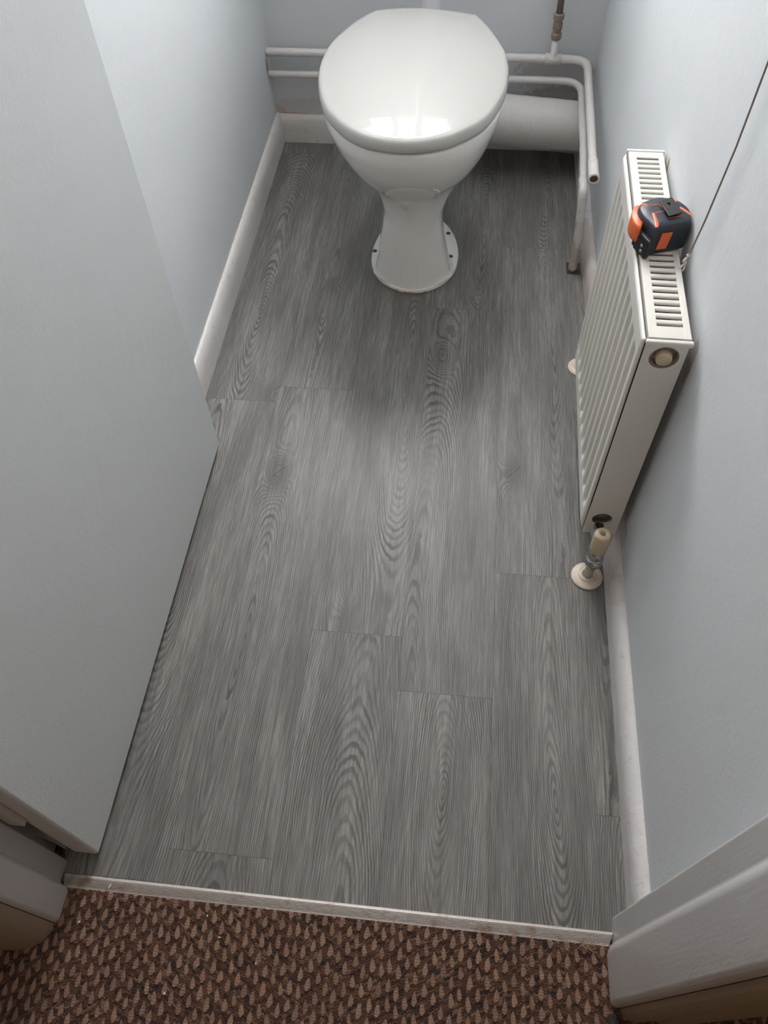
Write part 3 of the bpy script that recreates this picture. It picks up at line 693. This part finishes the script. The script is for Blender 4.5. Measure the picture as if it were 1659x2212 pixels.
case = obj('case', case_shell(CPo, [(.90,TZ),(.97,TZ+.002),(1.0,TZ+.006),(1.0,TZ+H-.009),(.985,TZ+H-.0045),(.955,TZ+H-.0015),(.90,TZ+H),(.5,TZ+H+.0003)]), M_case, tm, smooth=True)
# mouth block at the lower left corner, with the tape hook
bm = bmesh.new()
prism(bm, [(.7385,.778),(.746,.789),(.7605,.7555),(.7575,.7475),(.7535,.7455)], TZ+.0005, TZ+H-.016)
o = obj('mouth', bm, M_case2, tm); bevel(o, .0022, 3)
bm = bmesh.new()
prism(bm, [(.7405,.7705),(.7412,.7712),(.7532,.7468),(.7525,.7460)], TZ+.0015, TZ+.022)
hk = obj('tape_hook', bm, M_case2, tm)
a0, a1 = Vector((.7405,.7705,0)), Vector((.7525,.7460,0)); nrm = Vector((-(a1-a0).y, (a1-a0).x, 0)).normalized()*-1
for zz_, f_ in ((TZ+.0075,.62),(TZ+.0155,.60)):
    p_ = a0.lerp(a1, f_); nn = Vector((a1.y-a0.y, -(a1.x-a0.x), 0)).normalized()
    bm = bmesh.new(); lathe(bm, [(.0024,-.0002),(.0023,.0008),(.0012,.0012),(.0001,.0013)], 14, (p_.x, p_.y, zz_), nn, cap=False); obj('rivet', bm, M_rivet, hk, smooth=True)
# orange lock button on the left
BP = [(.7325,.789),(.7335,.800),(.7375,.812),(.7430,.818),(.7480,.815),(.7470,.800),(.7480,.785),(.7440,.768),(.7390,.768),(.7345,.777)]
obj('lock_button', case_shell([Vector((a, b, 0)) for a, b in BP], [(.8,TZ+.010),(.96,TZ+.012),(1.0,TZ+.016),(1.0,TZ+.031),(.95,TZ+.035),(.85,TZ+.0362)]), M_orange, tm, smooth=True)
# orange moulded lines on top
TT = TZ+H
dg = bpy.context.evaluated_depsgraph_get(); cbm = bmesh.new(); cbm.from_mesh(case.data); cbvh = BVHTree.FromBMesh(cbm)
def ribbon(pts, wd, n=14):
    P = [Vector((a, b, 0)) for a, b in pts]; fine = densify(P, .0007); bm = bmesh.new(); prev = None; tot = len(fine)
    for i, p in enumerate(fine):
        t = (fine[min(i+1,tot-1)]-fine[max(i-1,0)]).normalized(); n_ = Vector((-t.y, t.x, 0)); f = i/(tot-1)
        w_ = wd[0]+(wd[1]-wd[0])*f if isinstance(wd, (list, tuple)) else wd
        if f < .06 or f > .94: w_ *= .8
        row = []
        for k in range(5):
            q = p+n_*w_*(k/4-.5); h = cbvh.ray_cast(Vector((q.x, q.y, .62)), Vector((0,0,-1)))
            row.append(bm.verts.new(h[0]+h[1].normalized()*(.0005 if 0 < k < 4 else -.0003)) if h[0] is not None and abs(h[1].z) > .12 else None)
        if prev:
            for k in range(4):
                qd = (prev[k], prev[k+1], row[k+1], row[k])
                if all(qd): bm.faces.new(qd)
        prev = row
    bmesh.ops.recalc_face_normals(bm, faces=bm.faces[:])
    return obj('orange_stripe', bm, M_orange, tm, smooth=True)
ribbon([(.7435,.8085),(.7480,.8065),(.7530,.8025)], (.0045,.0040))
ribbon([(.7530,.8025),(.7610,.8040),(.7685,.8065)], .0016)
ribbon([(.7685,.8065),(.7735,.7960),(.7760,.7900),(.7790,.7805)], .0018)
ribbon([(.7740,.7915),(.7670,.7890),(.7590,.7850)], .0018)
ribbon([(.7585,.7865),(.7600,.7760),(.7608,.7660),(.7606,.7560)], (.0045,.0060))
ribbon([(.7860,.8245),(.7895,.8190),(.7920,.8140)], (.0040,.0042))
ribbon([(.7950,.8020),(.8010,.7955),(.8060,.7890),(.8090,.7830)], (.0055,.0040))
ribbon([(.7775,.7765),(.7860,.7795),(.7950,.7825)], .0014)
# orange label block on the side
bm = bmesh.new()
s0, s1 = Vector((.7660,.7563,0)), Vector((.7830,.7627,0)); dn = Vector(((s1-s0).y, -(s1-s0).x, 0)).normalized()
q0 = s0.lerp(s1, .05)
vs = [bm.verts.new(v) for v in ((q0.x+dn.x*.0008, q0.y+dn.y*.0008, TZ+.010), (s1.x-.002+dn.x*.0008, s1.y-.0007+dn.y*.0008, TZ+.009), (s1.x+.001+dn.x*.0008, s1.y+.0004+dn.y*.0008, TZ+.033), (q0.x+.0030+dn.x*.0008, q0.y+.0011+dn.y*.0008, TZ+.034))]
bm.faces.new(vs); o = obj('orange_badge', bm, M_orange, tm); s = o.modifiers.new('s','SOLIDIFY'); s.thickness = .0016; s.offset = 0
# belt clip
bm = bmesh.new(); R = Matrix.Rotation(math.radians(-28), 4, 'Z')
cxc, cyc = .7795, .7955
def cl(a, b): v = R @ Vector((a, b, 0)); return (cxc+v.x, cyc+v.y)
outer = [cl(-.0115,-.0175), cl(.0095,-.0150), cl(.0125,.0165), cl(-.0085,.0165)]
outer = [(.7672,.8075),(.7850,.8170),(.7950,.7835),(.7765,.7735)]
vo = [bm.verts.new((a, b, TT+.0045)) for a, b in outer]; ed = [bm.edges.new((vo[i], vo[(i+1)%4])) for i in range(4)]
hc = [bm.verts.new((.7790+.0027*math.cos(2*PI*k/18), .8005+.0032*math.sin(2*PI*k/18), TT+.0045)) for k in range(18)]
ed += [bm.edges.new((hc[k], hc[(k+1)%18])) for k in range(18)]
bmesh.ops.triangle_fill(bm, edges=ed, use_beauty=True)
bmesh.ops.delete(bm, geom=[f for f in bm.faces if (f.calc_center_median()-Vector((.7790,.8005,TT+.0045))).length < .0022], context='FACES')
bmesh.ops.recalc_face_normals(bm, faces=bm.faces[:])
o = obj('belt_clip', bm, M_case2, tm); s = o.modifiers.new('s','SOLIDIFY'); s.thickness = .0020; s.offset = 0; bevel(o, .0006, 2, 50)
bm = bmesh.new(); lathe(bm, [(.0042,-.0005),(.0042,.0036)], 16, (.7890,.7960,TT)); lathe(bm, [(.0026,-.0005),(.0026,.0030),(.0001,.0032)], 14, (.7775,.8015,TT), mi=1, cap=False)
obj('clip_screw', bm, [M_case2, M_orange], tm)

# ============================================================ PULL CORD
pc = thing('pull_cord', 'thin grubby pull cord hanging in front of the right wall behind the tape measure', 'cord')
bm = bmesh.new(); pts = [(.8035,.688,2.395),(.8035,.690,1.6),(.8038,.692,.95),(.8040,.700,.70),(.8025,.710,.60),(.8000,.716,.545)]
sm = []
for i in range(len(pts)-1):
    for k in range(8): sm.append(Vector(pts[i]).lerp(Vector(pts[i+1]), k/8))
sm.append(Vector(pts[-1])); tube(bm, sm, .0011, 10); obj('cord', bm, M_cord, pc, smooth=True)
bm = bmesh.new(); 
tube(bm, [(.8000,.716,.546),(.7995,.7165,.543),(.7990,.717,.540)], [.0012,.0026,.0012], 10)
tube(bm, [(.7990,.717,.540),(.7965,.716,.536),(.7965,.719,.532),(.7995,.719,.531),(.7990,.716,.529)], [.0012,.0018,.0016,.0020,.0010], 10)
tube(bm, [(.7985,.717,.531),(.7960,.717,.526),(.7945,.718,.521)], [.0012,.0016,.0006], 10); tube(bm, [(.7990,.718,.531),(.7995,.716,.524),(.7980,.7165,.518)], [.0010,.0014,.0005], 10)
obj('frayed_knot', bm, M_cordend, pc, smooth=True)

# ============================================================ THRESHOLD STRIP
def strip_mat():
    t = NT('worn_aluminium'); P = t.pos()
    st = t.ss(t.noise(P, 34, 5, .65), .54, .68, 0, .65)
    c = t.mix(t.noise(P, 240, 2), (0.50,.455,.42,1), (0.66,.61,.57,1))
    c = t.mix(st, c, (0.34,.20,.12,1)); t.col(c); t.b.inputs['Metallic'].default_value = .35; t.rough(t.math('ADD', .36, t.math('MULTIPLY', st, .4)))
    t.bump(t.noise(P, 500, 2), .2, .0005); return t.m
prof = [(0.0,.0002),(-.0004,.0018),(-.0028,.0034),(-.0036,.0036)]
y = -.0046
for i in range(7):
    prof += [(y,.0022+.0006*math.sin(PI*(i+.5)/7)),(y-.0004,.0040+.0006*math.sin(PI*(i+.5)/7)),(y-.0010,.0040+.0006*math.sin(PI*(i+.5)/7))]; y -= .0016
prof += [(y,.0034),(y-.0016,.0032),(y-.0030,.0016),(y-.0034,.0002)]
bm = bmesh.new(); A = [bm.verts.new((.0115+.004*(-a/.02), a+.0005, z)) for a, z in prof]; B = [bm.verts.new((.7725+.008*(a/.02), a-.0005, z)) for a, z in prof]
for i in range(len(prof)-1): bm.faces.new((A[i], B[i], B[i+1], A[i+1]))
bm.faces.new(A[::-1]); bm.faces.new(B); bmesh.ops.recalc_face_normals(bm, faces=bm.faces[:])
tag(obj('threshold_strip', bm, strip_mat()), 'ribbed stained aluminium threshold strip between the grey floor and the brown carpet', 'threshold strip')

# ============================================================ CARPET
def pile(xs, ys):
    X, Y = np.meshgrid(xs, ys, indexing='ij')
    wob = lambda s, a, p: a*np.sin(Y*s+p)
    cw = .0058; Xw = X + .0007*np.sin(Y*160+X*50)+.0005*np.sin(Y*70+X*210)
    ci = np.floor(Xw/cw).astype(int); fx = Xw/cw-ci-.5
    hsh = lambda a, b, k: (np.sin(a*127.1+b*311.7+k*74.7)*43758.5453) % 1.0
    light_col = (ci % 2 == 0); lc = ci//2
    per = .0224; off = np.where(lc % 2 == 0, 0, per/2) + (hsh(lc, 0, 1)-.5)*.006
    tv = (Y-off)/per; ti = np.floor(tv).astype(int); tf = (tv-ti-.5)*per          # metres from drop centre
    jit = (hsh(lc, ti, 2)-.5)*.0035; tf = tf-jit; hl = .0072+.0020*hsh(lc, ti, 3)
    s = np.clip((tf+hl)/(2*hl), 0, 1)             # 0 near .. 1 far (pointed end)
    wd = .0042*np.sqrt(np.clip(s*3.2, 0, 1))*np.clip((1-s)*1.55, 0, 1)**.75
    dx = Xw-(lc*2*cw+cw/2)
    # light columns centre
    inside = (np.abs(dx) < wd) & (np.abs(tf) < hl)
    # neighbour drop bleeding over dark columns
    lc2 = np.where(dx > 0, lc+1, lc); dx2 = Xw-((lc2)*2*cw+cw/2)
    rip = .0034; ph = hsh(ci, 0, 5); lv = Y/rip+ph*1.0+.35*np.sin(X*900+ci); li = np.floor(lv).astype(int); lf = lv-li-.5
    rnd = hsh(ci, li, 6)
    hh = .0038 + .0016*np.sqrt(np.clip(1-(fx*1.9)**2, 0, 1))*np.sqrt(np.clip(1-(lf*1.9)**2, 0, 1)) + (rnd-.5)*.0014
    rp2 = Y/.0036+hsh(lc, 1, 8); l2 = rp2-np.floor(rp2)-.5
    bump = np.clip(1-(np.abs(dx)/np.maximum(wd, 1e-5))**2, 0, 1)
    hl_ = .0052+.0013*np.sqrt(bump)-.0005*(np.abs(l2)*2)**3
    Z = np.where(inside, hl_, hh); Z += RNG.uniform(-.00022, .00022, Z.shape)
    edge = np.clip((-.0150-Y)/.004, 0, 1); Z = Z*(.35+.65*edge)-.0015
    col = np.zeros(X.shape+(4,), 'f'); col[..., 3] = 1
    dk = np.array([.090,.045,.029]); dk2 = np.array([.035,.024,.022]); rd = np.array([.13,.060,.034]); lt = np.array([.250,.160,.112]); pk = np.array([.235,.142,.100])
    gap = (np.abs(lf) > .40) | (np.abs(fx) > .44)
    c = dk*(0.65+.7*rnd[..., None]); c = np.where((hsh(ci, li, 9) > .84)[..., None], dk2, c); c = np.where((hsh(ci, li, 10) > .88)[..., None], rd, c)
    c = np.where((hsh(ci, li, 14) > .93)[..., None], lt*.7, c)
    L = np.where((hsh(lc, ti, 11) > .7)[..., None], pk, lt)*(.85+.3*hsh(lc, ti, 12))[..., None]
    c = np.where(inside[..., None], L, c)
    c = c*(1+RNG.uniform(-.12, .12, X.shape)[..., None]); col[..., :3] = c
    nu, nv = X.shape; v = np.stack([X, Y, Z], -1).reshape(-1, 3)
    i = (np.arange(nu-1)[:, None]*nv+np.arange(nv-1)[None]); f = np.stack([i, i+nv, i+nv+1, i+1], -1).reshape(-1, 4)
    return v, f, col.reshape(-1, 4)
def carpet():
    V_, F_, C_, n0 = [], [], [], 0
    # fine loops by the doorway, coarser ones over the rest of the hall
    for xs, ys in ((np.arange(-.42, 1.0, .0007), np.arange(-.20, -.0145, .0007)), (np.linspace(-1.2, 1.6, 1200), np.linspace(-1.4, -.1995, 500)),
                   (np.linspace(-1.2, -.4195, 330), np.linspace(-.2, -.079, 50)), (np.linspace(.999, 1.6, 250), np.linspace(-.2, -.079, 50))):
        v, f, c = pile(xs, ys); V_.append(v); F_.append(f+n0); C_.append(c); n0 += len(v)
    me = bpy.data.meshes.new('carpet'); me.from_pydata(np.concatenate(V_).tolist(), [], np.concatenate(F_).tolist())
    at = me.color_attributes.new('pile', 'FLOAT_COLOR', 'POINT'); at.data.foreach_set('color', np.concatenate(C_).astype('f').ravel())
    t = NT('brown_loop_pile'); a = t.n('ShaderNodeAttribute'); a.attribute_name = 'pile'
    t.col(a.outputs['Color']); t.rough(.92); t.b.inputs['Specular IOR Level'].default_value = .15; t.b.inputs['Sheen Weight'].default_value = .15
    t.bump(t.noise(t.pos(), 1400, 2), .5, .0006)
    return tag(objm('carpet', me, t.m), 'brown loop pile carpet with beige teardrop flecks in the hall', 'carpet')
carpet()
# small dark rough clump at the foot of the right architrave
bm = bmesh.new(); bmesh.ops.create_icosphere(bm, subdivisions=4, radius=1.0)
for v in bm.verts:
    k = 1+random.uniform(-.10, .10); v.co = Vector((.7665+v.co.x*.0085*k, -.106+v.co.y*.012*k, .007+v.co.z*.007*k))
tag(obj('dark_clump', bm, plain('dark_matte', (.022,.018,.017,1), .95, nz=.5, nsc=400, c2=(.07,.05,.04,1), bstr=1.0, bsc=900)), 'small dark clump on the carpet at the foot of the right door frame', 'fluff')
# loose fibres at the right end of the strip
bm = bmesh.new()
for i in range(26):
    a = random.uniform(0, 2*PI); l = random.uniform(.004, .011); x, yv = .735+random.uniform(-.006,.006), -.019+random.uniform(-.004,.003)
    tube(bm, [(x, yv, .0045+random.uniform(0,.002)), (x+.5*l*math.cos(a), yv+.5*l*math.sin(a), .007+random.uniform(0,.004)), (x+l*math.cos(a+.6), yv+l*math.sin(a+.6), .0055+random.uniform(0,.002))], .00028, 5)
tag(obj('fibre_tuft', bm, plain('tan_fibre', (.42,.30,.22,1), .8)), 'tan frayed fibres lying across the right end of the threshold strip', 'fibres')
# white crumbs
proto = None
CR = [(.2470,-.058,.0012,'white paint crumb on the carpet, left of the middle of the strip'),(.302,-.083,.0011,'white paint crumb on the carpet nearest the bottom centre'),
      (.190,-.128,.0014,'pale crumb on the carpet at the bottom left of centre'),(.052,-.058,.0013,'white crumb on the carpet just in front of the left door frame'),(.225,-.034,.0011,'small white crumb on the carpet right beside the strip')]
for i, (x, yv, r, lab) in enumerate(CR):
    if proto is None:
        bm = bmesh.new(); bmesh.ops.create_icosphere(bm, subdivisions=2, radius=1.0)
        for v in bm.verts: v.co = Vector((v.co.x*1.3, v.co.y*.9, v.co.z*.6))*(1+random.uniform(-.25,.25))
        proto = obj('crumb', bm, M_flake); o = proto
    else: o = proto.copy(); LINK(o)
    o.location = (x, yv, .0052); o.scale = (r, r, r); o.rotation_euler = (0, 0, i*1.3); tag(o, lab, 'crumb', 'white crumbs on the carpet')
bm = bmesh.new(); box(bm, -.0007, .0007, -.0035, .0035, 0, .0006); o = obj('paint_flake', bm, M_flake); o.location = (.0805,-.0105,.0046); o.rotation_euler = (0,0,-.35); bevel(o, .0002)
tag(o, 'sliver of white paint lying on the threshold strip near its left end', 'paint flake')
